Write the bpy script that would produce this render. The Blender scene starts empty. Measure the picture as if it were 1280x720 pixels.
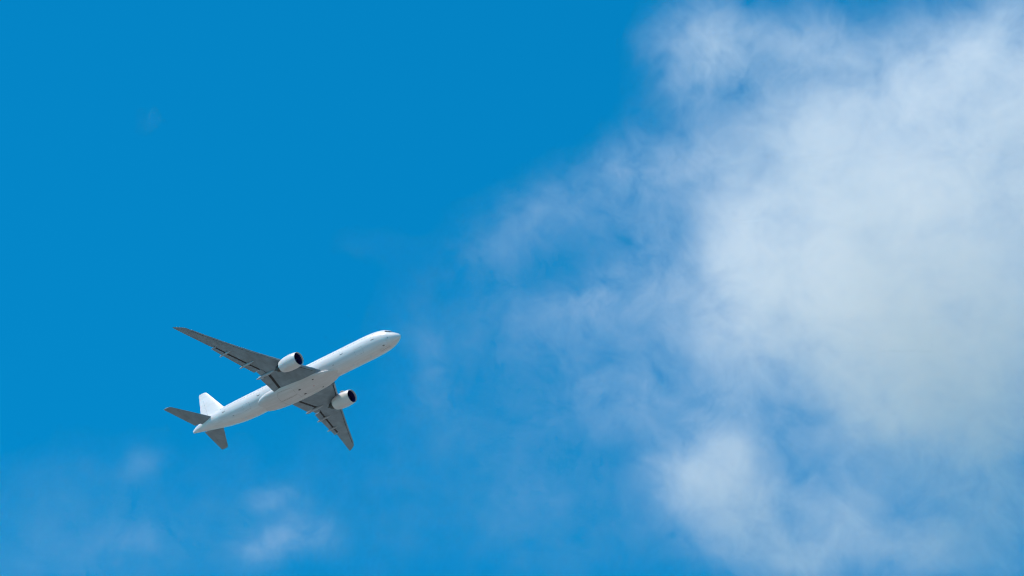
import bpy, bmesh, math, random
import numpy as np
from mathutils import Vector, Matrix

# ------------------------------------------------------------------ camera, sky, sun, exposure
scene = bpy.context.scene
col = scene.collection
R = math.radians
ELEV = R(32.0)
EYE = Vector((0, 0, 1.7))
FPX = 200.0 / 36.0 * 1280.0                     # focal length in pixels of the 1280 px frame

cam_data = bpy.data.cameras.new('camera')
cam_data.lens = 200.0; cam_data.sensor_width = 36.0
cam_data.clip_start = 1.0; cam_data.clip_end = 200000.0
cam = bpy.data.objects.new('camera', cam_data); col.objects.link(cam)
cam.location = EYE
cam.rotation_euler = (math.pi / 2 + ELEV, 0, 0)
scene.camera = cam

# view frame (right, down, forward) -> world, used to stand things in the sky
VIEW = Matrix(((1, 0, 0), (0, math.sin(ELEV), math.cos(ELEV)), (0, -math.cos(ELEV), math.sin(ELEV))))
# attitude of the airplane in that frame: columns aft, starboard, up
ATT = Matrix(((-0.7371987504, -0.6710364388, 0.0790449251),
              (0.3630207212, -0.4920229899, -0.7912833458),
              (0.5698718788, -0.5546381481, 0.6063188653)))
PLANE_T = Vector((-27.686, 11.0386, 1414.96))
PLANE_ROT = VIEW @ ATT

SUN_LOCAL = Vector((0.28, 0.55, 0.79)).normalized()      # in the airplane's frame: from behind, starboard, above
SUN_DIR = (PLANE_ROT @ SUN_LOCAL).normalized()
sun_elev = math.asin(SUN_DIR.z)
sun_az = math.atan2(SUN_DIR.x, SUN_DIR.y)

world = bpy.data.worlds.new('World'); scene.world = world; world.use_nodes = True
wn = world.node_tree; wn.nodes.clear()
w_out = wn.nodes.new('ShaderNodeOutputWorld'); w_bg = wn.nodes.new('ShaderNodeBackground')
sky = wn.nodes.new('ShaderNodeTexSky'); sky.sky_type = 'NISHITA'; sky.sun_disc = False
sky.sun_elevation = sun_elev; sky.sun_rotation = sun_az
sky.air_density = 1.0; sky.dust_density = 0.3; sky.ozone_density = 3.0; sky.altitude = 0
tint = wn.nodes.new('ShaderNodeMix'); tint.data_type = 'RGBA'; tint.blend_type = 'MULTIPLY'
tint.inputs[0].default_value = 1.0
tint.inputs[7].default_value = (0.008, 0.905, 1.17, 1)
wn.links.new(sky.outputs[0], tint.inputs[6]); wn.links.new(tint.outputs[2], w_bg.inputs[0])
wn.links.new(w_bg.outputs[0], w_out.inputs[0])
w_bg.inputs[1].default_value = 0.145

sd = bpy.data.lights.new('sun', 'SUN'); sd.energy = 5.0; sd.angle = R(0.5); sd.color = (1.0, 0.87, 0.77)
sun = bpy.data.objects.new('sun', sd); col.objects.link(sun)
sun.rotation_euler = SUN_DIR.to_track_quat('Z', 'Y').to_euler(); sun.location = (0, 0, 3000)

scene.view_settings.view_transform = 'Standard'; scene.view_settings.look = 'None'
scene.view_settings.exposure = 0.0; scene.view_settings.gamma = 1.0
scene.render.engine = 'CYCLES'
scene.cycles.use_denoising = True
scene.cycles.max_bounces = 10; scene.cycles.volume_bounces = 12
scene.cycles.volume_step_rate = 6.0; scene.cycles.volume_max_steps = 512
scene.cycles.filter_width = 1.2
scene.cycles.use_adaptive_sampling = True; scene.cycles.adaptive_threshold = 0.03; scene.cycles.adaptive_min_samples = 12

# ------------------------------------------------------------------ helpers
def nt(name):
    m = bpy.data.materials.new(name); m.use_nodes = True
    n = m.node_tree; n.nodes.clear()
    o = n.nodes.new('ShaderNodeOutputMaterial'); b = n.nodes.new('ShaderNodeBsdfPrincipled')
    n.links.new(b.outputs[0], o.inputs[0])
    return m, n, b

def paint(name, c, rough=0.35, metal=0.0, coat=0.3, grime=0.12, streak=(0.12, 1.2, 1.2), scale=1.0, panel=0.0):
    """painted skin: base colour broken by faint airflow-wise streaks and blotches of dirt"""
    m, n, b = nt(name)
    tc = n.nodes.new('ShaderNodeTexCoord'); mp = n.nodes.new('ShaderNodeMapping')
    mp.inputs['Scale'].default_value = streak
    n.links.new(tc.outputs['Object'], mp.inputs[0])
    a = n.nodes.new('ShaderNodeTexNoise'); a.inputs['Scale'].default_value = scale; a.inputs['Detail'].default_value = 8
    a.inputs['Roughness'].default_value = 0.65
    n.links.new(mp.outputs[0], a.inputs['Vector'])
    r = n.nodes.new('ShaderNodeValToRGB')
    r.color_ramp.elements[0].position = 0.3; r.color_ramp.elements[1].position = 0.7
    g = 1 - grime
    r.color_ramp.elements[0].color = (c[0]*g, c[1]*g*0.985, c[2]*g*0.95, 1)
    r.color_ramp.elements[1].color = (*c, 1)
    n.links.new(a.outputs[0], r.inputs[0])
    last = r.outputs[0]
    if panel:                                     # skin panels: slight changes of tone from sheet to sheet
        bk = n.nodes.new('ShaderNodeTexBrick')
        mp2 = n.nodes.new('ShaderNodeMapping'); mp2.inputs['Scale'].default_value = (1, 1, 1)
        n.links.new(tc.outputs['Object'], mp2.inputs[0]); n.links.new(mp2.outputs[0], bk.inputs['Vector'])
        bk.inputs['Color1'].default_value = (1, 1, 1, 1)
        bk.inputs['Color2'].default_value = (1 - panel, 1 - panel, 1 - panel, 1)
        bk.inputs['Mortar'].default_value = (1 - 2.2*panel,)*3 + (1,)
        bk.inputs['Scale'].default_value = 0.5; bk.inputs['Mortar Size'].default_value = 0.012
        bk.inputs['Brick Width'].default_value = 2.2; bk.inputs['Row Height'].default_value = 0.8
        mx = n.nodes.new('ShaderNodeMix'); mx.data_type = 'RGBA'; mx.blend_type = 'MULTIPLY'
        mx.inputs[0].default_value = 1
        n.links.new(last, mx.inputs[6]); n.links.new(bk.outputs[0], mx.inputs[7]); last = mx.outputs[2]
    n.links.new(last, b.inputs['Base Color'])
    b.inputs['Roughness'].default_value = rough; b.inputs['Metallic'].default_value = metal
    b.inputs['Coat Weight'].default_value = coat; b.inputs['Coat Roughness'].default_value = 0.15
    return m

M = {}
M['white'] = paint('white_paint', (0.77, 0.77, 0.77), 0.35, grime=0.15, panel=0.045)
M['belly'] = paint('belly_paint', (0.68, 0.68, 0.68), 0.42, coat=0.2, grime=0.16, panel=0.04)
M['cowl'] = paint('cowling_paint', (0.70, 0.70, 0.70), 0.3, grime=0.12, panel=0.03)
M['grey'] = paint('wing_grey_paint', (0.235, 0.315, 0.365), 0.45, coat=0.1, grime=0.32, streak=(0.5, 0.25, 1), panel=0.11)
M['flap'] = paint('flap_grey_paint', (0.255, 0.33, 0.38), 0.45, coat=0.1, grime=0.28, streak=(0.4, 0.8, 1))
M['metal'] = paint('polished_metal', (0.82, 0.83, 0.85), 0.28, metal=0.9, coat=0, grime=0.08)
M['dark'] = paint('dark_parts_gap_shade', (0.025, 0.027, 0.03), 0.6, coat=0, grime=0.3)  # near-black for dark fittings and the shade painted in flap and slat gaps
M['duct'] = paint('intake_duct', (0.03, 0.02, 0.15), 0.55, coat=0, grime=0.3)
M['fan'] = paint('fan_blade', (0.035, 0.025, 0.13), 0.3, metal=0.6, coat=0, grime=0.3)
M['nozzle'] = paint('burnt_nozzle_metal', (0.09, 0.085, 0.08), 0.5, metal=0.5, coat=0, grime=0.35)
M['glass'] = paint('dark_glass', (0.012, 0.013, 0.016), 0.25, coat=0.0, grime=0.1)
M['canoe'] = paint('fairing_grey_paint', (0.36, 0.42, 0.46), 0.4, coat=0.2, grime=0.12)
M['light'] = paint('clear_lamp_glass', (0.5, 0.55, 0.52), 0.2, coat=0.5)
M['window'] = paint('window_pane', (0.50, 0.48, 0.49), 0.2, coat=0.8, grime=0.1)
M['seam'] = paint('seam_line', (0.30, 0.30, 0.29), 0.6, coat=0, grime=0.3)
M['beacon'] = paint('red_beacon_glass', (0.5, 0.04, 0.03), 0.2, coat=0.6)

def mesh_obj(name, verts, faces, mat, parent=None, smooth=True, angle=35):
    me = bpy.data.meshes.new(name)
    me.from_pydata([tuple(v) for v in verts], [], faces)
    bm = bmesh.new(); bm.from_mesh(me)
    bmesh.ops.remove_doubles(bm, verts=bm.verts, dist=1e-5)
    bmesh.ops.recalc_face_normals(bm, faces=bm.faces)
    bm.to_mesh(me); bm.free()
    if smooth:
        me.polygons.foreach_set('use_smooth', [True] * len(me.polygons))
        me.set_sharp_from_angle(angle=R(angle))
    me.materials.append(mat)
    o = bpy.data.objects.new(name, me); col.objects.link(o)
    if parent: o.parent = parent
    return o

class MB:
    def __init__(s): s.v = []; s.f = []
    def loft(s, rings, closed=True, cap0=True, cap1=True):
        b = len(s.v); n = len(rings[0])
        for r in rings: s.v += [tuple(p) for p in r]
        for i in range(len(rings) - 1):
            for j in range(n if closed else n - 1):
                k = (j + 1) % n
                s.f.append((b+i*n+j, b+i*n+k, b+(i+1)*n+k, b+(i+1)*n+j))
        if cap0: s.f.append(tuple(b+j for j in range(n))[::-1])
        if cap1: s.f.append(tuple(b+(len(rings)-1)*n+j for j in range(n)))
        return s
    def build(s, name, mat, parent=None, **k): return mesh_obj(name, s.v, s.f, mat, parent, **k)

def pchip(xs, ys):
    xs = np.array(xs, float); ys = np.array(ys, float)
    h = np.diff(xs); d = np.diff(ys) / h
    m = np.zeros(len(xs)); m[0] = d[0]; m[-1] = d[-1]
    for i in range(1, len(xs) - 1):
        if d[i-1] * d[i] > 0:
            w1 = 2*h[i] + h[i-1]; w2 = h[i] + 2*h[i-1]
            m[i] = (w1 + w2) / (w1/d[i-1] + w2/d[i])
    def f(x):
        x = min(max(x, xs[0]), xs[-1]); i = int(min(np.searchsorted(xs, x, 'right') - 1, len(xs) - 2))
        t = (x - xs[i]) / h[i]
        return float((2*t**3-3*t**2+1)*ys[i] + (t**3-2*t**2+t)*h[i]*m[i] + (-2*t**3+3*t**2)*ys[i+1] + (t**3-t**2)*h[i]*m[i+1])
    return f
def lerp(a, b, t): return a + (b - a) * t
def interp(x, xs, ys): return float(np.interp(x, xs, ys))

# ------------------------------------------------------------------ ground (below and behind the camera; its light fills the underside)
gm, gn_, gb = nt('dry_grass_fields')
tcg = gn_.nodes.new('ShaderNodeTexCoord')
vg = gn_.nodes.new('ShaderNodeTexVoronoi'); vg.inputs['Scale'].default_value = 0.004
ng = gn_.nodes.new('ShaderNodeTexNoise'); ng.inputs['Scale'].default_value = 0.05; ng.inputs['Detail'].default_value = 10
gn_.links.new(tcg.outputs['Object'], vg.inputs['Vector']); gn_.links.new(tcg.outputs['Object'], ng.inputs['Vector'])
rg = gn_.nodes.new('ShaderNodeValToRGB')
rg.color_ramp.elements[0].color = (0.175, 0.178, 0.165, 1); rg.color_ramp.elements[1].color = (0.11, 0.125, 0.105, 1)
e = rg.color_ramp.elements.new(0.5); e.color = (0.215, 0.212, 0.195, 1)
mg = gn_.nodes.new('ShaderNodeMix'); mg.data_type = 'FLOAT'; mg.inputs[0].default_value = 0.5
sg = gn_.nodes.new('ShaderNodeSeparateColor'); gn_.links.new(vg.outputs['Color'], sg.inputs[0])
gn_.links.new(sg.outputs[0], mg.inputs[2]); gn_.links.new(ng.outputs[0], mg.inputs[3])
gn_.links.new(mg.outputs[0], rg.inputs[0]); gn_.links.new(rg.outputs[0], gb.inputs['Base Color'])
gb.inputs['Roughness'].default_value = 0.95
gv, gf = [(0, 0, 0)], []
for ri, rad in enumerate((300, 1500, 6000, 20000, 60000)):
    for k in range(64):
        a = 2*math.pi*k/64; gv.append((rad*math.cos(a), rad*math.sin(a), 0))
for k in range(64):
    gf.append((0, 1+k, 1+(k+1) % 64))
    for ri in range(4): gf.append((1+ri*64+k, 1+(ri+1)*64+k, 1+(ri+1)*64+(k+1) % 64, 1+ri*64+(k+1) % 64))
ground = mesh_obj('ground', gv, gf, gm, smooth=False)
ground['kind'] = 'structure'

# ------------------------------------------------------------------ airplane (metres; x aft from the nose, y starboard, z up)
plane = bpy.data.objects.new('airplane', None); col.objects.link(plane)
plane.empty_display_size = 5
plane.matrix_world = Matrix.Translation(EYE + VIEW @ PLANE_T) @ PLANE_ROT.to_4x4()
plane['label'] = 'white twin-engine jet airliner with grey wings flying under the blue sky'
plane['category'] = 'airplane'

FX = [0, .06, .2, .5, 1, 1.7, 2.4, 3.2, 4.2, 5.4, 7, 9, 11.5, 20, 50, 53, 56, 59, 62, 65, 68, 70, 71.5, 72.6, 73.1]
FT = [-.93, -.72, -.52, -.24, .10, .52, 1.0, 1.66, 2.20, 2.58, 2.86, 3.03, 3.1, 3.1, 3.1, 3.1, 3.09, 3.07, 3.02, 2.92, 2.66, 2.36, 2.0, 1.62, 1.25]
FB = [-.97, -1.17, -1.33, -1.58, -1.88, -2.19, -2.42, -2.66, -2.82, -2.95, -3.04, -3.09, -3.1, -3.1, -3.1, -3.02, -2.78, -2.36, -1.82, -1.22, -.6, -.2, .1, .3, .42]
FW = [.02, .20, .40, .69, 1.04, 1.43, 1.76, 2.14, 2.44, 2.70, 2.92, 3.05, 3.1, 3.1, 3.1, 3.08, 3.0, 2.84, 2.56, 2.14, 1.56, 1.12, .74, .42, .24]
fT, fB, fW = pchip(FX, FT), pchip(FX, FB), pchip(FX, FW)
def fus(x, th, off=0.0):
    """point on the fuselage skin: th measured from starboard horizontal, up positive"""
    def raw(x, th):
        zt, zb, w = fT(x), fB(x), fW(x)
        # widest point of the section lies at mid height
        zc = (zt + zb) / 2; h = (zt - zb) / 2
        return Vector((x, w*math.cos(th), zc + h*math.sin(th)))
    p = raw(x, th)
    if off:
        e = 0.02
        n = (raw(x, th+e) - raw(x, th-e)).cross(raw(x+e, th) - raw(x-e, th))
        n.normalize()
        if n.dot(Vector((0, math.cos(th), math.sin(th)))) < 0: n = -n
        p = p + n*off
    return p
xs = [0, .03, .08, .15, .25, .4, .6, .85] + [1.1 + .3*k for k in range(14)] + [5.6 + .7*k for k in range(9)] + \
     [12 + 2*k for k in range(19)] + [50 + .8*k for k in range(28)] + [72.1, 72.5, 72.8, 73.0, 73.1]
mb = MB(); NA = 72
mb.loft([[fus(x, 2*math.pi*k/NA) for k in range(NA)] for x in sorted(xs)])
fuselage = mb.build('fuselage', M['white'], plane, angle=50)

def patch(poly, nx=6, off=0.012, name='patch', mat=None, parent=None):
    """quad patch laid on the fuselage: poly = 4 corners (x, th)"""
    v, f = [], []
    for i in range(nx+1):
        for j in range(nx+1):
            s, t = i/nx, j/nx
            a = [lerp(poly[0][k], poly[1][k], s) for k in (0, 1)]
            b = [lerp(poly[3][k], poly[2][k], s) for k in (0, 1)]
            v.append(fus(lerp(a[0], b[0], t), lerp(a[1], b[1], t), off))
    for i in range(nx):
        for j in range(nx):
            f.append((i*(nx+1)+j, (i+1)*(nx+1)+j, (i+1)*(nx+1)+j+1, i*(nx+1)+j+1))
    return (v, f) if name is None else mesh_obj(name, v, f, mat, parent)
def ring_patch(x0, x1, t0, t1, w, name, mat, parent, off=0.012):
    """thin outline of a hatch on the fuselage"""
    V, F = [], []
    tw = w/3.1
    for q in (((x0, t0), (x0+w, t0), (x0+w, t1), (x0, t1)), ((x1-w, t0), (x1, t0), (x1, t1), (x1-w, t1)),
              ((x0+w, t0), (x1-w, t0), (x1-w, t0+tw), (x0+w, t0+tw)), ((x0+w, t1-tw), (x1-w, t1-tw), (x1-w, t1), (x0+w, t1))):
        v, f = patch(q, 5, off, None); b = len(V); V += v; F += [tuple(i+b for i in ff) for ff in f]
    return mesh_obj(name, V, F, mat, parent)

# flight deck glazing: six panes wrapped round the nose
def th_at(x, z):
    zt, zb = fT(x), fB(x); return math.asin(max(-1, min(1, (z-(zt+zb)/2)/((zt-zb)/2))))
for sgn in (1, -1):
    for (xa, xb, xc, xd, za, zb_, zc, zd) in (
            (1.95, 2.30, 3.22, 2.78, .62, .60, 1.42, 1.34),):
        pass
    def side(p): return (p[0], p[1] if sgn > 0 else math.pi - p[1])
    front = [side((1.55, R(82))), side((1.85, R(50))), side((2.62, R(57))), side((2.35, R(84)))]
    mid = [side((1.92, R(46))), side((2.5, R(30))), side((3.25, R(43))), side((2.70, R(55)))]
    rear = [side((2.62, R(29))), side((3.40, R(24))), side((3.95, R(35))), side((3.40, R(42)))]
    for q in (front, mid, rear):
        patch(q, 6, 0.015, 'cockpit_window', M['glass'], plane)

# cabin doors, cargo door, cabin windows
DOORS = [6.5, 17.0, 29.6, 46.2, 59.0]
for sgn in (1, -1):
    for dx in DOORS:
        t0, t1 = R(-13), R(24)
        if sgn < 0: t0, t1 = math.pi - t1, math.pi - t0
        d = ring_patch(dx, dx+1.15, t0, t1, .03, 'cabin_door', M['seam'], plane)
        # small pane and handle recess
        a, b = (R(13), R(19)) if sgn > 0 else (math.pi - R(19), math.pi - R(13))
        patch([(dx+.46, a), (dx+.68, a), (dx+.68, b), (dx+.46, b)], 3, .013, 'door_window', M['window'], d)
        a, b = (R(-16.5), R(-14)) if sgn > 0 else (math.pi + R(14), math.pi + R(16.5))
        patch([(dx+.1, a), (dx+1.05, a), (dx+1.05, b), (dx+.1, b)], 3, .013, 'door_sill', M['dark'], d)
ring_patch(10.6, 13.3, R(-55), R(-24), .03, 'cargo_door', M['seam'], plane)
ring_patch(50.2, 52.6, R(-56), R(-25), .03, 'cargo_door', M['seam'], plane)
wx = [9.2 + .533*k for k in range(98)]
wx = [x for x in wx if not any(d - .35 < x < d + 1.45 for d in DOORS) and x < 61.5]
wv, wf = [], []
for x in wx:
    c = R(13.5)
    for sgn in (1, -1):
        pts = []
        for k in range(10):
            a = 2*math.pi*k/10
            th = c + .19/3.1*math.copysign(abs(math.sin(a))**.7, math.sin(a))
            px = x + .125*math.copysign(abs(math.cos(a))**.7, math.cos(a))
            pts.append(fus(px, th if sgn > 0 else math.pi - th, .01))
        if sgn > 0: mesh_obj('cabin_window', pts, [tuple(range(10))], M['window'], plane)
        else:
            b = len(wv); wv += pts; wf.append(tuple(b+i for i in range(10)))
o = mesh_obj('cabin_window', wv, wf, M['window'], plane); o['kind'] = 'stuff'

# nose gear bay doors (closed), probes, antennas, beacon, outflow valves
for sgn in (1, -1):
    a, b = (R(-89.6), R(-80)) if sgn > 0 else (math.pi + R(89.6), math.pi + R(80))
    if a > b: a, b = b, a
    ring_patch(3.4, 6.3, a, b, .04, 'gear_bay_door', M['seam'], plane)
    c, d_ = (R(-25), R(-21)) if sgn > 0 else (math.pi + R(21), math.pi + R(25))
    patch([(2.6, c), (2.85, c), (2.85, d_), (2.6, d_)], 2, .02, 'air_data_probe', M['dark'], plane)
def blade(x, th, h, ch, name, mat):
    mbb = MB(); n = Vector((0, math.cos(th), math.sin(th))); tng = Vector((0, -math.sin(th), math.cos(th)))
    rings = []
    for s in (0, 1):
        base = fus(x, th) + n*(h*s - .05); c = ch*(1-.5*s); xo = ch*.4*s
        rings.append([base + Vector((xo, 0, 0)), base + Vector((xo+c*.4, 0, 0)) + tng*.05, base + Vector((xo+c, 0, 0)), base + Vector((xo+c*.4, 0, 0)) - tng*.05])
    mbb.loft(rings).build(name, mat, plane, smooth=False)
blade(9.5, R(-90), .42, .5, 'antenna', M['white']); blade(15.5, R(-90), .42, .5, 'antenna', M['white'])
blade(53.5, R(-90), .42, .5, 'antenna', M['white']); blade(14, R(90), .45, .6, 'antenna', M['white'])
for (x, th, l, w) in ((4.3, -70, .55, .4), (56.4, -56, .5, .22), (20.8, -47, .35, .2)):
    patch([(x, R(th)), (x+l, R(th)), (x+l, R(th+w*18)), (x, R(th+w*18))], 3, .013, 'service_panel', M['seam'], plane)

# exhaust of the auxiliary power unit at the very tail
def tube_ring(c, r, n=20, ax=Vector((1, 0, 0))):
    u = ax.orthogonal().normalized(); v = ax.cross(u)
    return [c + u*r*math.cos(2*math.pi*k/n) + v*r*math.sin(2*math.pi*k/n) for k in range(n)]
mbx = MB(); c = fus(71.9, 0); mbx.loft([tube_ring(Vector((71.6, -.45, 1.1)), .28), tube_ring(Vector((72.45, -.5, 1.12)), .26)])
mbx.build('exhaust_outlet', M['nozzle'], plane)

# belly fairing between the wings
BX = [19.5, 22, 24, 26.5, 29.5, 34, 38, 41, 43.5, 45.2, 46.6, 47.6]
BWd = [0.8, 1.5, 2.2, 2.85, 3.25, 3.48, 3.50, 3.40, 3.24, 3.0, 2.6, 2.0]
BB = [-3.04, -3.12, -3.22, -3.38, -3.54, -3.66, -3.64, -3.56, -3.43, -3.28, -3.12, -2.95]
BT = [-2.9, -2.8, -2.6, -2.2, -1.6, -1.1, -1.0, -.8, -.7, -.85, -1.2, -1.7]
bw, bb, bt = pchip(BX, BWd), pchip(BX, BB), pchip(BX, BT)
def fair(x, th, off=0):
    w, zb, zt = bw(x), bb(x), bt(x); zc = (zb+zt)/2 + .2; e = 0.86
    cy, sy = math.cos(th), math.sin(th)
    y = w*math.copysign(abs(cy)**e, cy); h = (zc - zb) if sy < 0 else (zt - zc)
    z = zc + h*math.copysign(abs(sy)**e, sy)
    return Vector((x, y, z)) + Vector((0, cy, sy))*off
mb = MB(); bxs = [19.5 + (47.6-19.5)*k/56 for k in range(57)]
mb.loft([[fair(x, 2*math.pi*k/64) for k in range(64)] for x in bxs])
fairing = mb.build('belly_fairing', M['belly'], plane, angle=60)
def fair_patch(pts, name, mat, off=.012):
    """strip or polygon laid under the belly fairing, given as (x, y)"""
    v = []
    for (x, y) in pts:
        c = max(-1, min(1, y/bw(x))); th = -math.acos(math.copysign(abs(c)**(1/.86), c))
        v.append(fair(x, th) + Vector((0, 0, -off)))
    return v
def fair_line(path, w, name, mat):
    """thin seam following a path of (x, y)"""
    V, F = [], []
    pts = []
    for a, b in zip(path, path[1:]):
        n = max(2, int(math.dist(a, b)/.3))
        for i in range(n): pts.append((lerp(a[0], b[0], i/n), lerp(a[1], b[1], i/n)))
    pts.append(path[-1])
    for i, p in enumerate(pts):
        q0 = pts[max(i-1, 0)]; q1 = pts[min(i+1, len(pts)-1)]
        dx, dy = q1[0]-q0[0], q1[1]-q0[1]; L = math.hypot(dx, dy) or 1
        nx_, ny_ = -dy/L*w/2, dx/L*w/2
        V += fair_patch([(p[0]+nx_, p[1]+ny_), (p[0]-nx_, p[1]-ny_)], None, None)
    for i in range(len(pts)-1): F.append((2*i, 2*i+1, 2*i+3, 2*i+2))
    return mesh_obj(name, V, F, mat, fairing)
for s in (1, -1):
    fair_line([(35.2, .1*s), (35.2, 2.6*s), (39.6, 2.9*s), (40.6, 1.8*s), (40.9, .1*s), (35.2, .1*s)], .05, 'gear_bay_door', M['seam'])
def fair_blob(x, y, l, w, name, mat):
    pts = [(x + l*math.cos(2*math.pi*k/14), y + w*math.sin(2*math.pi*k/14)) for k in range(14)]
    return mesh_obj(name, fair_patch(pts, None, None, .02), [tuple(range(14))], mat, fairing)
for s in (1, -1):
    fair_blob(33.6, 1.05*s, .42, .2, 'air_outlet', M['dark'])
    fair_blob(28.2, 1.9*s, .26, .16, 'air_inlet', M['dark'])
fair_blob(29.6, 0, .14, .14, 'anticollision_beacon', M['beacon'])

# ---- wings
YS = 3.0
def w_le(y): return interp(y, [0, 3.0, 10.9, 30.8, 31.4, 32.0, 32.3, 32.4], [23.4, 25.8, 31.5, 45.8, 46.7, 47.8, 48.4, 48.6])
def w_te(y): return interp(y, [0, 3.0, 10.4, 23.0, 32.4], [39.9, 39.9, 39.5, 44.15, 49.0])
def w_z(y): return -2.05 + .095*(y-3) + .0034*max(0, y-3)**2
def w_t(y): return interp(y, [0, 3, 10.6, 30, 32.4], [.135, .13, .105, .09, .06])
def prof(u, t, side):
    """thickness distribution; side +1 upper -1 lower"""
    yt = 5*t*(.2969*math.sqrt(max(u, 0)) - .1260*u - .3516*u*u + .2843*u**3 - .1036*u**4)
    cam_ = .018*(1-(2*u-.9)**2)
    return side*yt + cam_ * (1 if side > 0 else .55)
FL_IN = (3.3, 8.5); FLAPERON = (9.05, 10.9); FL_OUT = (11.05, 22.6); AIL = (22.8, 29.0)
def cut_l(y):
    if y < 9.0: return (lerp(38.05, 36.85, (y-3.3)/5.6) - w_le(y)) / (w_te(y)-w_le(y))
    return .785
def cut_u(y): return lerp(cut_l(y), 1.0, .55)
def tip_inc(y): return -R(3.0)*(y-3)/29 + R(1.5)
def place(y, u, z, s):
    """wing coordinates (fraction of chord, height in chords) -> airplane metres"""
    le, te = w_le(y), w_te(y); c = te-le
    a = tip_inc(y); dx, dz = (u-.25)*c, z*c
    return Vector((le+.25*c + dx*math.cos(a) + dz*math.sin(a), y*s, w_z(y) - dx*math.sin(a) + dz*math.cos(a)))
def cos_u(n, a=0, b=1): return [a + (b-a)*(1-math.cos(math.pi*i/n))/2 for i in range(n+1)]
def sec(y, s, kind):
    t = w_t(y); us = [u for u in cos_u(26)]
    if kind == 'full':
        up = [place(y, u, prof(u, t, 1), s) for u in us]
        lo = [place(y, u, prof(u, t, -1), s) for u in us]
    else:
        CUT_L, CUT_U = cut_l(y), cut_u(y); uu = [u*CUT_U for u in us]; ll = [u*CUT_L for u in us[:]]
        up = [place(y, u, prof(u, t, 1), s) for u in uu]
        lo = [place(y, u, prof(u, t, -1), s) for u in ll]
        # cove: the lower skin ends, the hollow runs up and back under the upper skin
        zt = prof(CUT_L, t, 1)
        cove = [place(y, CUT_L+.004, lerp(prof(CUT_L, t, -1), zt, .5), s), place(y, CUT_L+.012, zt-.008, s),
                place(y, CUT_U-.002, prof(CUT_U, t, 1)-.003, s)]
        lo = lo + cove
        up = up + [up[-1].copy() for _ in cove]
    return up[::-1] + lo[1:]
def ylist(a, b, n): return [lerp(a, b, i/n) for i in range(n+1)]
def surface(name, mat, parent, secs): 
    m = MB(); m.loft(secs); return m.build(name, mat, parent, angle=28)
def flap_sec(y, s, u0, u1, droop, dx, dz, tk):
    """a flap or aileron cross-section: own thin airfoil between chord fractions u0..u1"""
    c = w_te(y)-w_le(y); ch = (u1-u0)
    base_lo, base_hi = prof(u0+.03, w_t(y), -1), prof(u0+.03, w_t(y), 1)
    pts = []
    us = cos_u(12)
    zc = lerp(base_lo, base_hi, .5); th = (base_hi-base_lo)*tk
    def pp(v, sd):
        yy = sd*(th*1.0)*(math.sqrt(v)*1.48*(1-v) + .03*(1-v)) * 1.0
        # camber line follows to trailing edge
        zl = lerp(zc, 0.004, v)
        x_, z_ = v*ch, zl + yy - zc
        a = droop
        return u0 + dx/c + x_*math.cos(a) + z_*math.sin(a), zc + dz/c - x_*math.sin(a) + z_*math.cos(a)
    up = [place(y, *pp(v, 1), s) for v in us]; lo = [place(y, *pp(v, -1), s) for v in us]
    return up[::-1] + lo[1:-1] + [lo[-1]]
def canoe(y, s, name, parent, u0=.50, over=1.5, w=.30, d=.62, rise=0.0):
    c = w_te(y)-w_le(y); le = w_le(y); x0 = le+u0*c; x1 = w_te(y)+over
    rings = []
    for i in range(19):
        t = i/18; x = lerp(x0, x1, t); u = min((x-le)/c, 1.0)
        base = place(y, u, prof(u, w_t(y), -1), s)
        rr = min(1, (t/.35+.02))**.6 * max(0.0, 1-max(0, t-.80)/.205)**.5
        cz = base.z - d*.38*rr - .33*max(0, t-.62)/.38*1.0 + .05
        cz = cz - .0
        rings.append([Vector((x, y*s + w*rr*math.cos(a), cz + d*.55*rr*math.sin(a) + .05*(1-t))) for a in [2*math.pi*k/16 for k in range(16)]])
    m = MB(); m.loft(rings); return m.build(name, M['canoe'], parent, angle=60)

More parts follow.
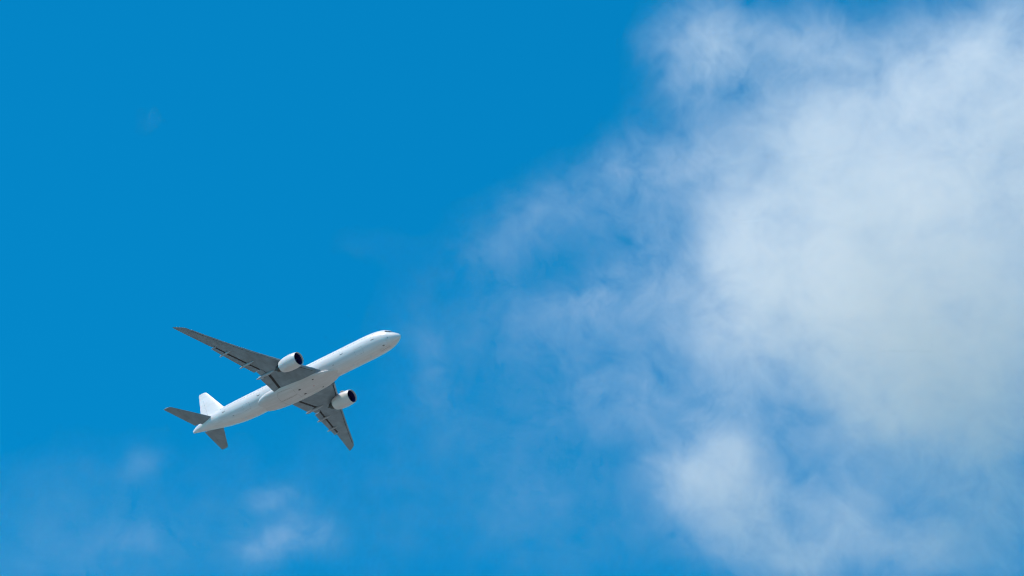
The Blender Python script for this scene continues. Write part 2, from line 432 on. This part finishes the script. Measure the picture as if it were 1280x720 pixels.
for s in (1, -1):
    ys1 = ylist(1.0, 3.2, 3); ys2 = ylist(3.22, 22.7, 40); ys3 = ylist(22.72, 30.2, 14) + [30.5, 30.8, 31.1, 31.5, 31.9, 32.2, 32.36, 32.4]
    m = MB()
    m.loft([sec(y, s, 'full') for y in ys1])
    m.loft([sec(y, s, 'cut') for y in ys2])
    m.loft([sec(y, s, 'full') for y in ys3 if y > 29.05 or y < 22.8])
    # outboard part ahead of the aileron
    def sec_ail(y, s):
        t = w_t(y); us = cos_u(24, 0, .76)
        return [place(y, u, prof(u, t, 1), s) for u in us][::-1] + [place(y, u, prof(u, t, -1), s) for u in us][1:]
    m.loft([sec_ail(y, s) for y in ylist(22.75, 29.05, 12)])
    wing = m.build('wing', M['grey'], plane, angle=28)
    # leading edge slats: bright metal nose strips standing a little proud, with a dark strip behind painting the gap's shade
    def slat(y0, y1):
        rings = []
        for y in ylist(y0, y1, max(3, int((y1-y0)*1.2))):
            t = w_t(y); c = w_te(y)-w_le(y)
            ue, ul_ = min(.2, .75/c), min(.13, .42/c)
            uu = cos_u(8, 0, ue); ul = cos_u(8, 0, ul_); fx, fz = -.26/c, -.07/c
            up = [place(y, u+fx, prof(u, t, 1)+fz+.002, s) for u in uu]; lo = [place(y, u+fx, prof(u, t, -1)+fz-.002, s) for u in ul]
            inn = [place(y, ul_*.9+fx, prof(ul_, t, -1)+.006+fz, s), place(y, ue+fx, prof(ue, t, 1)-.004+fz, s)]
            rings.append(up[::-1] + lo[1:] + inn)
        return rings
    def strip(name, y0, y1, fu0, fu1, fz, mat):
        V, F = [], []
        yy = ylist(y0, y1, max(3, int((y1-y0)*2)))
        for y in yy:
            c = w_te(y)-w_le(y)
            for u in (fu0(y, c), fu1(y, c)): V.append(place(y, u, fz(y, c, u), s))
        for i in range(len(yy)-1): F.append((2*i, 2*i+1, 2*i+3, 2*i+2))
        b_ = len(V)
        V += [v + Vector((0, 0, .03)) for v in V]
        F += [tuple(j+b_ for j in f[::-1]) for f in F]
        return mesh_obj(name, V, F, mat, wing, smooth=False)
    strip('flap_gap_shade', 8.50, 9.03, lambda y, c: cut_l(y)-.02/c, lambda y, c: .97, lambda y, c, u: prof(cut_l(y), w_t(y), -1)*(1-u)/(1-cut_l(y))+.06/c, M['dark'])  # dark strip paints the shade in the gap between flap and flaperon
    strip('slat_gap_shade', 3.7, 8.5, lambda y, c: .10/c, lambda y, c: .44/c, lambda y, c, u: prof(u, w_t(y), -1)-.02/c, M['dark'])  # dark strip paints the shaded gap behind the slats
    strip('slat_gap_shade', 10.7, 29.5, lambda y, c: .10/c, lambda y, c: .34/c, lambda y, c, u: prof(u, w_t(y), -1)-.02/c, M['dark'])
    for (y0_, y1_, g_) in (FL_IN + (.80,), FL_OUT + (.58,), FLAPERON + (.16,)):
        strip('flap_gap_shade', y0_, y1_, lambda y, c: cut_l(y)-.02/c, lambda y, c, g=g_: cut_l(y)+g/c, lambda y, c, u: prof(cut_l(y), w_t(y), -1)+.05/c, M['dark'])  # black strips paint the deep shade of the flap slots
    for (a, b) in ((3.6, 8.6), (10.6, 15.2), (15.26, 19.8), (19.86, 24.6), (24.66, 29.6)):
        q = MB(); q.loft(slat(a, b)); q.build('slat', M['flap'], wing, angle=28)
    # flaps
    D = R(7)
    for (nm, (a, b), dr, dx, dz, u1) in (('flap', FL_IN, D, .72, -.12, 1.0), ('flap', FL_OUT, D, .52, -.09, 1.0)):
        q = MB(); q.loft([flap_sec(y, s, cut_l(y)+.008, u1, dr, dx, dz, .44) for y in ylist(a, b, 20)])
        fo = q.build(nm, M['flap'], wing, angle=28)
        # seam of the aft flap segment
    q = MB(); q.loft([flap_sec(y, s, cut_l(y)+.004, 1.0, R(4), .10, -.02, .46) for y in ylist(FLAPERON[0], FLAPERON[1], 4)])
    q.build('flaperon', M['flap'], wing, angle=28)
    q = MB(); q.loft([flap_sec(y, s, .763, 1.0, R(0.5), 0, 0, .46) for y in ylist(AIL[0]+.03, AIL[1]-.0, 8)])
    q.build('aileron', M['grey'], wing, angle=28)
    for (y, ov, w_, d_) in ((8.97, 1.7, .36, .66), (14.1, 1.5, .29, .56), (19.6, 1.35, .26, .50)):
        canoe(y, s, 'flap_track_fairing', wing, over=ov, w=w_, d=d_)
    canoe(22.4, s, 'flap_track_fairing', wing, u0=.66, over=.6, w=.14, d=.22)
    # navigation light at the tip
    q = MB(); p0 = place(31.9, .0, 0, s)
    q.loft([tube_ring(p0+Vector((-.05, 0, 0)), .05, 8), tube_ring(p0+Vector((.25, .12*s, .02)), .07, 8)])
    q.build('navigation_light', M['light'], wing)

    # ---- engine hung under the wing
    ey, ez, ex = 9.71*s, -2.62, 25.6
    def ring(x, r, z=0, n=56, droop=0): return [Vector((x, ey + r*math.cos(2*math.pi*k/n), ez + z + r*math.sin(2*math.pi*k/n))) for k in range(n)]
    e0 = bpy.data.objects.new('engine', None)
    q = MB()
    outer = [(0.55, 1.86), (.9, 1.92), (1.5, 1.98), (2.3, 2.02), (3.2, 2.00), (4.0, 1.93), (4.8, 1.80), (5.4, 1.64), (5.75, 1.55), (5.8, 1.52)]
    inner = [(5.76, 1.49), (5.2, 1.45), (4.2, 1.4)]
    rings = []
    fo_ = pchip([a for a, b in outer], [b for a, b in outer])
    for k in range(29):
        x = lerp(.55, 5.8, k/28); rings.append(ring(ex+x, fo_(x)))
    for x, r in inner: rings.append(ring(ex+x, r))
    q.loft(rings, cap0=False, cap1=False)
    eng = q.build('engine', M['cowl'], plane, angle=60)
    # strake on the cowling
    q = MB(); a = R(38)
    for dx_, hh in ((1.4, .0), (1.5, .02), (2.2, .38), (2.9, .42)):
        pass
    def on(x, aa, h): 
        r = fo_(x)+h; ca = math.cos(aa)*(-s); return Vector((ex+x, ey + r*ca, ez + r*math.sin(aa)))
    v = [on(1.3, a-.012, -.02), on(1.3, a+.012, -.02), on(2.7, a-.012, -.02), on(2.7, a+.012, -.02), on(2.0, a-.008, .36), on(2.0, a+.008, .36), on(2.7, a-.008, .40), on(2.7, a+.008, .40)]
    mesh_obj('strake', v, [(0, 1, 5, 4), (4, 5, 7, 6), (2, 6, 7, 3), (0, 4, 6, 2), (1, 3, 7, 5), (0, 2, 3, 1)], M['cowl'], eng, smooth=False)
    # intake lip
    lip = [(.56, 1.862), (.35, 1.825), (.18, 1.775), (.06, 1.75), (0, 1.70), (.03, 1.655), (.12, 1.63), (.28, 1.62), (.5, 1.615)]
    q = MB(); q.loft([ring(ex+x, r) for x, r in lip], cap0=False, cap1=False); q.build('intake_lip', M['cowl'], eng, angle=60)
    q = MB(); q.loft([ring(ex+x, r) for x, r in ((.5, 1.615), (.8, 1.615), (1.3, 1.62), (1.75, 1.64), (1.95, 1.64))], cap0=False, cap1=True); q.build('intake_duct', M['duct'], eng, angle=40)
    # fan: 22 wide twisted blades round the spinner
    q = MB()
    for k in range(22):
        a0 = 2*math.pi*k/22; rr = []
        for i in range(7):
            t = i/6; r = lerp(.5, 1.61, t); tw = lerp(R(25), R(62), t); ch = lerp(.32, .46, t); sweep = .10*math.sin(t*math.pi)
            pl = []
            for (cx, th_) in ((-.5, 0), (0, .022), (.5, 0), (0, -.022)):
                xx = cx*ch*math.cos(tw) + th_*math.sin(tw); aa = a0 + (cx*ch*math.sin(tw) - th_*math.cos(tw))/r + sweep
                pl.append(Vector((ex+1.62+xx, ey + r*math.cos(aa), ez + r*math.sin(aa))))
            rr.append(pl)
        q.loft(rr)
    q.build('fan', M['fan'], eng, angle=30)
    q = MB(); sp = [(.75, .02), (.82, .12), (.95, .22), (1.15, .35), (1.4, .46), (1.65, .53), (1.85, .55)]
    q.loft([ring(ex+x, r, n=28) for x, r in sp]); q.build('spinner', M['fan'], eng, angle=60)
    # core nozzle and plug
    q = MB(); q.loft([ring(ex+x, r, n=40) for x, r in ((4.3, 1.25), (5.2, 1.25), (6.1, 1.16), (6.9, .94), (7.5, .74), (7.52, .70), (7.2, .68), (6.6, .68))], cap0=True, cap1=False)
    q.build('core_nozzle', M['nozzle'], eng, angle=50)
    q = MB(); q.loft([ring(ex+x, r, n=28) for x, r in ((6.5, .52), (7.2, .48), (7.8, .33), (8.3, .16), (8.55, .03))]); q.build('exhaust_cone', M['nozzle'], eng, angle=50)
    q = MB(); q.loft([ring(ex+4.25, 1.42, n=40), ring(ex+4.24, 1.1, n=40)], cap0=False, cap1=True); q.build('bypass_duct', M['dark'], eng)
    # pylon: thin blade from the cowling top back under the wing
    q = MB(); rings = []
    ya = 9.71
    for i in range(15):
        t = i/14; x = lerp(ex+2.2, ex+10.6, t)
        u = (x-w_le(ya))/(w_te(ya)-w_le(ya))
        top = ez + interp(x-ex, [2.2, 3.2, 4.8], [1.95, 2.25, 2.45]) if u < .02 else place(ya, u, prof(u, w_t(ya), -1), s).z + .08
        if u < .02: top = min(top, w_z(ya) + .15)
        bot = ez + interp(x-ex, [2.2, 4.0, 6.2, 7.6, 9.2, 10.6], [1.85, 1.75, 1.0, .72, 1.0, 1.35])
        bot = min(bot, top-.05) if i < 14 else top-.03
        hw = .24*math.sin(math.pi*min(1, max(.04, t*.93+.05)))**.6
        rings.append([Vector((x, ey+hw, top)), Vector((x, ey+hw*.9, bot+.05)), Vector((x, ey+hw*.4, bot)), Vector((x, ey-hw*.4, bot)), Vector((x, ey-hw*.9, bot+.05)), Vector((x, ey-hw, top))])
    q.loft(rings); q.build('pylon', M['flap'], eng, angle=40)

# ---- tail surfaces
def lift(stations, name, mat, parent, vertical=False, s=1, u0=0, u1=1, n=16, tk=.10, hinge=False):
    """stations: (span, x_le, x_te, z or y); cross-section between chord fractions"""
    rings = []
    for (sp, le, te, h) in stations:
        c = te-le; us = cos_u(n, u0, u1); pts = []
        for sd in (1, -1):
            row = []
            for u in us:
                yt = 5*tk*(.2969*math.sqrt(u) - .1260*u - .3516*u*u + .2843*u**3 - .1036*u**4)*sd*c
                if hinge and u == u0: yt *= .75
                p = Vector((le+u*c, yt, sp)) if vertical else Vector((le+u*c, sp*s, h+yt))
                row.append(p)
            pts.append(row)
        rings.append(pts[0][::-1] + pts[1][1:])
    m = MB(); m.loft(rings); return m.build(name, mat, parent, angle=28)
def spread(A, B, n): return [tuple(lerp(a, b, i/n) for a, b in zip(A, B)) for i in range(n+1)]
for s in (1, -1):
    root = (.9, 63.7, 70.6, .75); tip = (10.35, 71.05, 73.45, 1.72)
    st = spread(root, tip, 10) + [(10.6, 71.45, 73.5, 1.75), (10.74, 71.9, 73.5, 1.76)]
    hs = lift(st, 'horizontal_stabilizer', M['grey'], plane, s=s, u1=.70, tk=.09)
    lift(spread(tuple(lerp(a, b, .09) for a, b in zip(root, tip)), tip, 8) + [(10.7, 71.8, 73.5, 1.76)], 'elevator', M['grey'], hs, s=s, u0=.707, tk=.09, hinge=True)
fr = (2.2, 60.6, 70.6, 0); ft = (12.15, 70.2, 73.0, 0)
fin = lift([(1.6, 57.6, 70.5, 0), (2.6, 59.7, 70.6, 0)] + spread((3.3, 61.6, 70.75, 0), ft, 10) + [(12.4, 70.75, 73.05, 0), (12.5, 71.3, 73.05, 0)], 'vertical_stabilizer', M['white'], plane, vertical=True, u1=.69, tk=.095)
lift(spread((3.1, 61.4, 70.7, 0), ft, 8) + [(12.45, 71.0, 73.05, 0)], 'rudder', M['white'], fin, vertical=True, u0=.697, tk=.095, hinge=True)

# ------------------------------------------------------------------ clouds: real volumes far behind the airplane
CL_D = 4000.0; DEP = 1.5
def cloud_material(name, aniso, dens, cut=0.03, k=7.0):
    """white vapour; its density grid is torn by turbulence from house-size down to a few metres"""
    m = bpy.data.materials.new(name); m.use_nodes = True; t = m.node_tree; t.nodes.clear(); N, L = t.nodes, t.links
    o = N.new('ShaderNodeOutputMaterial'); v = N.new('ShaderNodeVolumePrincipled')
    v.inputs['Color'].default_value = (1.0, 0.975, 0.945, 1); v.inputs['Anisotropy'].default_value = aniso
    v.inputs['Density Attribute'].default_value = ''
    at = N.new('ShaderNodeAttribute'); at.attribute_name = 'density'
    tc = N.new('ShaderNodeTexCoord'); mp = N.new('ShaderNodeMapping'); mp.inputs['Scale'].default_value = (1, 1, 0.16)
    mp.inputs['Rotation'].default_value = (0.25, 0.3, 0.5)
    L.new(tc.outputs['Object'], mp.inputs[0])
    w = N.new('ShaderNodeTexNoise'); w.inputs['Scale'].default_value = .02; w.inputs['Detail'].default_value = 2
    L.new(mp.outputs[0], w.inputs['Vector'])
    sb = N.new('ShaderNodeVectorMath'); sb.operation = 'SUBTRACT'; sb.inputs[1].default_value = (.5, .5, .5); L.new(w.outputs['Color'], sb.inputs[0])
    ad = N.new('ShaderNodeVectorMath'); ad.operation = 'MULTIPLY_ADD'; ad.inputs[1].default_value = (45, 45, 45)
    L.new(sb.outputs[0], ad.inputs[0]); L.new(mp.outputs[0], ad.inputs[2])
    n = N.new('ShaderNodeTexNoise'); n.inputs['Scale'].default_value = .025; n.inputs['Detail'].default_value = 6
    n.inputs['Roughness'].default_value = .77; n.inputs['Lacunarity'].default_value = 2.1
    L.new(ad.outputs[0], n.inputs['Vector'])
    def mm(op, x, y, z=None):
        q = N.new('ShaderNodeMath'); q.operation = op
        for i, e_ in enumerate((x, y, z)):
            if e_ is None: continue
            if isinstance(e_, (int, float)): q.inputs[i].default_value = e_
            else: L.new(e_, q.inputs[i])
        return q.outputs[0]
    kk = mm('DIVIDE', k, mm('MULTIPLY_ADD', at.outputs['Fac'], 2.5, 1.0))      # thick vapour is evener than thin
    f = mm('MAXIMUM', mm('MULTIPLY_ADD', mm('SUBTRACT', n.outputs[0], .5), kk, 1.0), 0.0)
    d = mm('MAXIMUM', mm('SUBTRACT', mm('MULTIPLY', at.outputs['Fac'], f), cut*.1), 0.0)
    L.new(mm('MULTIPLY', d, dens), v.inputs['Density'])
    L.new(v.outputs[0], o.inputs['Volume'])
    return m
CM = cloud_material('cloud_vapour', 0.3, 0.014)
PXM = CL_D/FPX                                    # metres per photo pixel at the clouds

def make_cloud(name, blobs, label, voxel, k=1.0, nscale=.008, cut=.06, seed=0.0, spread_=2.3):
    """blobs: (px, py, radius a, radius b, angle, strength, depth) soft ellipsoids of vapour broken up by turbulence"""
    P = []
    for (px, py, a, b, ang, amp, dep) in blobs:
        P.append((Vector(((px-640)*PXM, -(py-360)*PXM, -dep)), a*PXM, b*PXM, ang, amp))
    lo = [min(p[0][i] - spread_*(max(p[1], p[2]) if i < 2 else DEP*(p[1]+p[2])/2*1.0) for p in P) for i in range(3)]
    hi = [max(p[0][i] + spread_*(max(p[1], p[2]) if i < 2 else DEP*(p[1]+p[2])/2*1.0) for p in P) for i in range(3)]
    lo[2], hi[2] = max(lo[2], -280), min(hi[2], 280)
    lo[0], hi[0] = max(lo[0], -760*PXM), min(hi[0], 800*PXM)
    lo[1], hi[1] = max(lo[1], -450*PXM), min(hi[1], 450*PXM)
    ctr = Vector([(a+b)/2 for a, b in zip(lo, hi)]); half = Vector([(b-a)/2 for a, b in zip(lo, hi)])
    g = bpy.data.node_groups.new(name, 'GeometryNodeTree')
    g.interface.new_socket('Geometry', in_out='OUTPUT', socket_type='NodeSocketGeometry')
    N, L = g.nodes, g.links
    out = N.new('NodeGroupOutput'); vc = N.new('GeometryNodeVolumeCube'); sm = N.new('GeometryNodeSetMaterial')
    sm.inputs['Material'].default_value = CM
    vc.inputs['Min'].default_value = -half; vc.inputs['Max'].default_value = half
    for i, ax in enumerate('XYZ'): vc.inputs['Resolution '+ax].default_value = max(8, int(2*half[i]/(voxel if i < 2 else voxel*3)))
    pos0 = N.new('GeometryNodeInputPosition')
    # domain warp so the soft lobes get torn, fibrous edges
    def math_(op, a, b=None, c=None, clamp=False):
        m = N.new('ShaderNodeMath'); m.operation = op; m.use_clamp = clamp
        for i, x in enumerate((a, b, c)):
            if x is None: continue
            if isinstance(x, (int, float)): m.inputs[i].default_value = x
            else: L.new(x, m.inputs[i])
        return m.outputs[0]
    def vmath(op, a, b=None, sc=None):
        m = N.new('ShaderNodeVectorMath'); m.operation = op
        for i, x in enumerate((a, b)):
            if x is None: continue
            if isinstance(x, (tuple, list, Vector)): m.inputs[i].default_value = tuple(x)
            else: L.new(x, m.inputs[i])
        if sc is not None: m.inputs['Scale'].default_value = sc
        return m.outputs['Value'] if op in ('DOT_PRODUCT', 'LENGTH') else m.outputs['Vector']
    def noise(vec, scale, det, rough, lac=2.0, dist=0.0, color=False):
        t = N.new('ShaderNodeTexNoise'); t.inputs['Scale'].default_value = scale; t.inputs['Detail'].default_value = det
        t.inputs['Roughness'].default_value = rough; t.inputs['Lacunarity'].default_value = lac; t.inputs['Distortion'].default_value = dist
        L.new(vec, t.inputs['Vector']); return t.outputs['Color' if color else 0]
    pos = vmath('ADD', pos0.outputs[0], ctr)
    sh = vmath('ADD', pos, (seed, seed*1.7, seed*.3))
    wc = vmath('SUBTRACT', noise(sh, nscale*1.6, 7, .65, color=True), (.5, .5, .5))
    warped = vmath('ADD', pos, vmath('SCALE', wc, sc=40.0))
    total = None
    for (c, a, b, ang, amp) in P:
        rt = N.new('ShaderNodeVectorRotate'); rt.rotation_type = 'Z_AXIS'
        rt.inputs['Center'].default_value = (0, 0, 0); rt.inputs['Angle'].default_value = -R(ang)
        L.new(vmath('SUBTRACT', warped, c), rt.inputs['Vector'])
        mv = vmath('DIVIDE', rt.outputs[0], (a, b, DEP*(a+b)/2))
        q = math_('EXPONENT', math_('MULTIPLY', vmath('DOT_PRODUCT', mv, mv), -1.0))
        # thin lobes are thin in depth, so strength is spread over their depth
        total = math_('MULTIPLY', q, amp/(DEP*(a+b)/2)*50) if total is None else math_('MULTIPLY_ADD', q, amp/(DEP*(a+b)/2)*50, total)
    n1 = noise(sh, nscale*1.9, 10, .66, 2.1, .2)
    n2 = noise(sh, nscale*5, 6, .6)
    nn = math_('MULTIPLY_ADD', math_('SUBTRACT', n1, .5), 3.2*k, math_('MULTIPLY_ADD', math_('SUBTRACT', n2, .5), 1.0*k, 1.0))
    nn = math_('MAXIMUM', nn, 0.03)
    d = math_('MULTIPLY', total, nn)
    # fade to nothing at the limits of the air parcel
    e = vmath('DIVIDE', pos0.outputs[0], half); ab = vmath('ABSOLUTE', e)
    sx = N.new('ShaderNodeSeparateXYZ'); L.new(ab, sx.inputs[0])
    mxx = math_('MAXIMUM', math_('MAXIMUM', sx.outputs[0], sx.outputs[1]), sx.outputs[2])
    edge = math_('MULTIPLY', math_('SUBTRACT', 1.0, mxx), 6.0, clamp=True)
    d = math_('MULTIPLY', math_('MAXIMUM', math_('SUBTRACT', d, cut*.1), 0.0), edge)
    L.new(d, vc.inputs['Density'])
    L.new(vc.outputs[0], sm.inputs[0]); L.new(sm.outputs[0], out.inputs[0])
    me = bpy.data.meshes.new(name); me.materials.append(CM)
    o = bpy.data.objects.new(name, me); col.objects.link(o)
    mod = o.modifiers.new('vapour', 'NODES'); mod.node_group = g
    basis = Matrix(((1, 0, 0), (0, -math.sin(ELEV), -math.cos(ELEV)), (0, math.cos(ELEV), -math.sin(ELEV))))
    o.matrix_world = Matrix.Translation(EYE + basis @ (ctr + Vector((0, 0, -CL_D)))) @ basis.to_4x4()
    o['kind'] = 'stuff'; o['label'] = label; o['category'] = 'cloud'
    return o

BANK = [  # px, py, a, b, angle, strength, depth
    (1110, 235, 150, 130, 20, 1.05, 20), (1250, 120, 110, 90, 0, .66, -10), (1275, 35, 55, 45, 0, .30, 0), (1040, 330, 150, 110, 30, .95, 0),
    (1230, 350, 150, 130, 0, .85, 40), (925, 320, 48, 120, 0, .62, -20), (1190, 460, 130, 90, -15, 1.1, 10),
    (1090, 450, 100, 75, 0, .60, -15), (1070, 520, 50, 45, 0, .30, 0), (1260, 560, 90, 60, 0, .50, 20),
    (1000, 160, 80, 50, 30, .40, 10), (890, 50, 55, 45, 0, .42, 0), (965, 65, 60, 50, 0, .24, 10),
    (865, 105, 45, 35, 0, .18, 0), (1040, 60, 60, 40, 0, .22, 15), (1330, 250, 90, 200, 0, .8, 0), (1170, 90, 80, 40, 20, .35, 0),
    (1150, 640, 170, 60, 0, .16, 0), (1010, 615, 80, 50, 0, .16, 0), (950, 220, 60, 40, 40, .06, 0)]
PUFF = [
    (885, 600, 58, 50, 0, .60, 0), (910, 562, 50, 30, 0, .36, 8), (925, 645, 62, 50, -30, .34, -8),
    (985, 685, 60, 35, 0, .34, 5), (1065, 655, 45, 30, 30, .22, 0), (1145, 690, 60, 35, 0, .44, 6), (1020, 700, 60, 40, 0, .2, 0)]
WISP = [
    (635, 300, 62, 36, 30, .12, 0), (720, 250, 95, 42, 25, .12, 5), (800, 215, 80, 45, 20, .16, 0), (862, 190, 60, 55, 0, .15, 0),
    (740, 378, 85, 34, 22, .19, 0), (768, 340, 26, 45, -15, .09, 0), (805, 320, 70, 80, 0, .12, 10), (672, 375, 40, 40, 0, .05, 0),
    (745, 495, 80, 42, 0, .13, 0), (830, 445, 70, 65, 0, .15, 0), (670, 430, 90, 50, 0, .07, 0),
    (545, 465, 26, 60, 15, .09, 0), (585, 545, 30, 50, 30, .05, 0), (870, 515, 75, 40, 0, .12, 0), (450, 300, 50, 20, 0, .012, 0)]
SCRAP = [(342, 628, 26, 14, 0, .10, 0), (365, 655, 30, 18, 60, .11, 0), (348, 682, 55, 18, 5, .15, 0), (396, 672, 30, 18, 0, .09, 0), (178, 668, 40, 20, 0, .05, 0), (178, 580, 26, 14, 30, .05, 0), (190, 150, 24, 24, 0, .012, 0)]
VEIL = [(300, 650, 440, 140, 0, .062, 0), (760, 420, 330, 200, 20, .045, 0), (560, 420, 150, 120, 0, .03, 0),
        (60, 700, 220, 120, 0, .06, 0), (720, 630, 160, 100, 0, .065, 0), (1270, 660, 120, 80, 0, .36, 0), (1000, 600, 80, 60, 0, .05, 0)]
WISP = [(a_, b_, c_, d_, e_, f_*.78, g_) for (a_, b_, c_, d_, e_, f_, g_) in WISP]
make_cloud('cloud', BANK + PUFF + WISP + VEIL + SCRAP, 'soft white cloud bank at right with torn wisps trailing towards the airplane', 2.65, seed=11, k=.7)
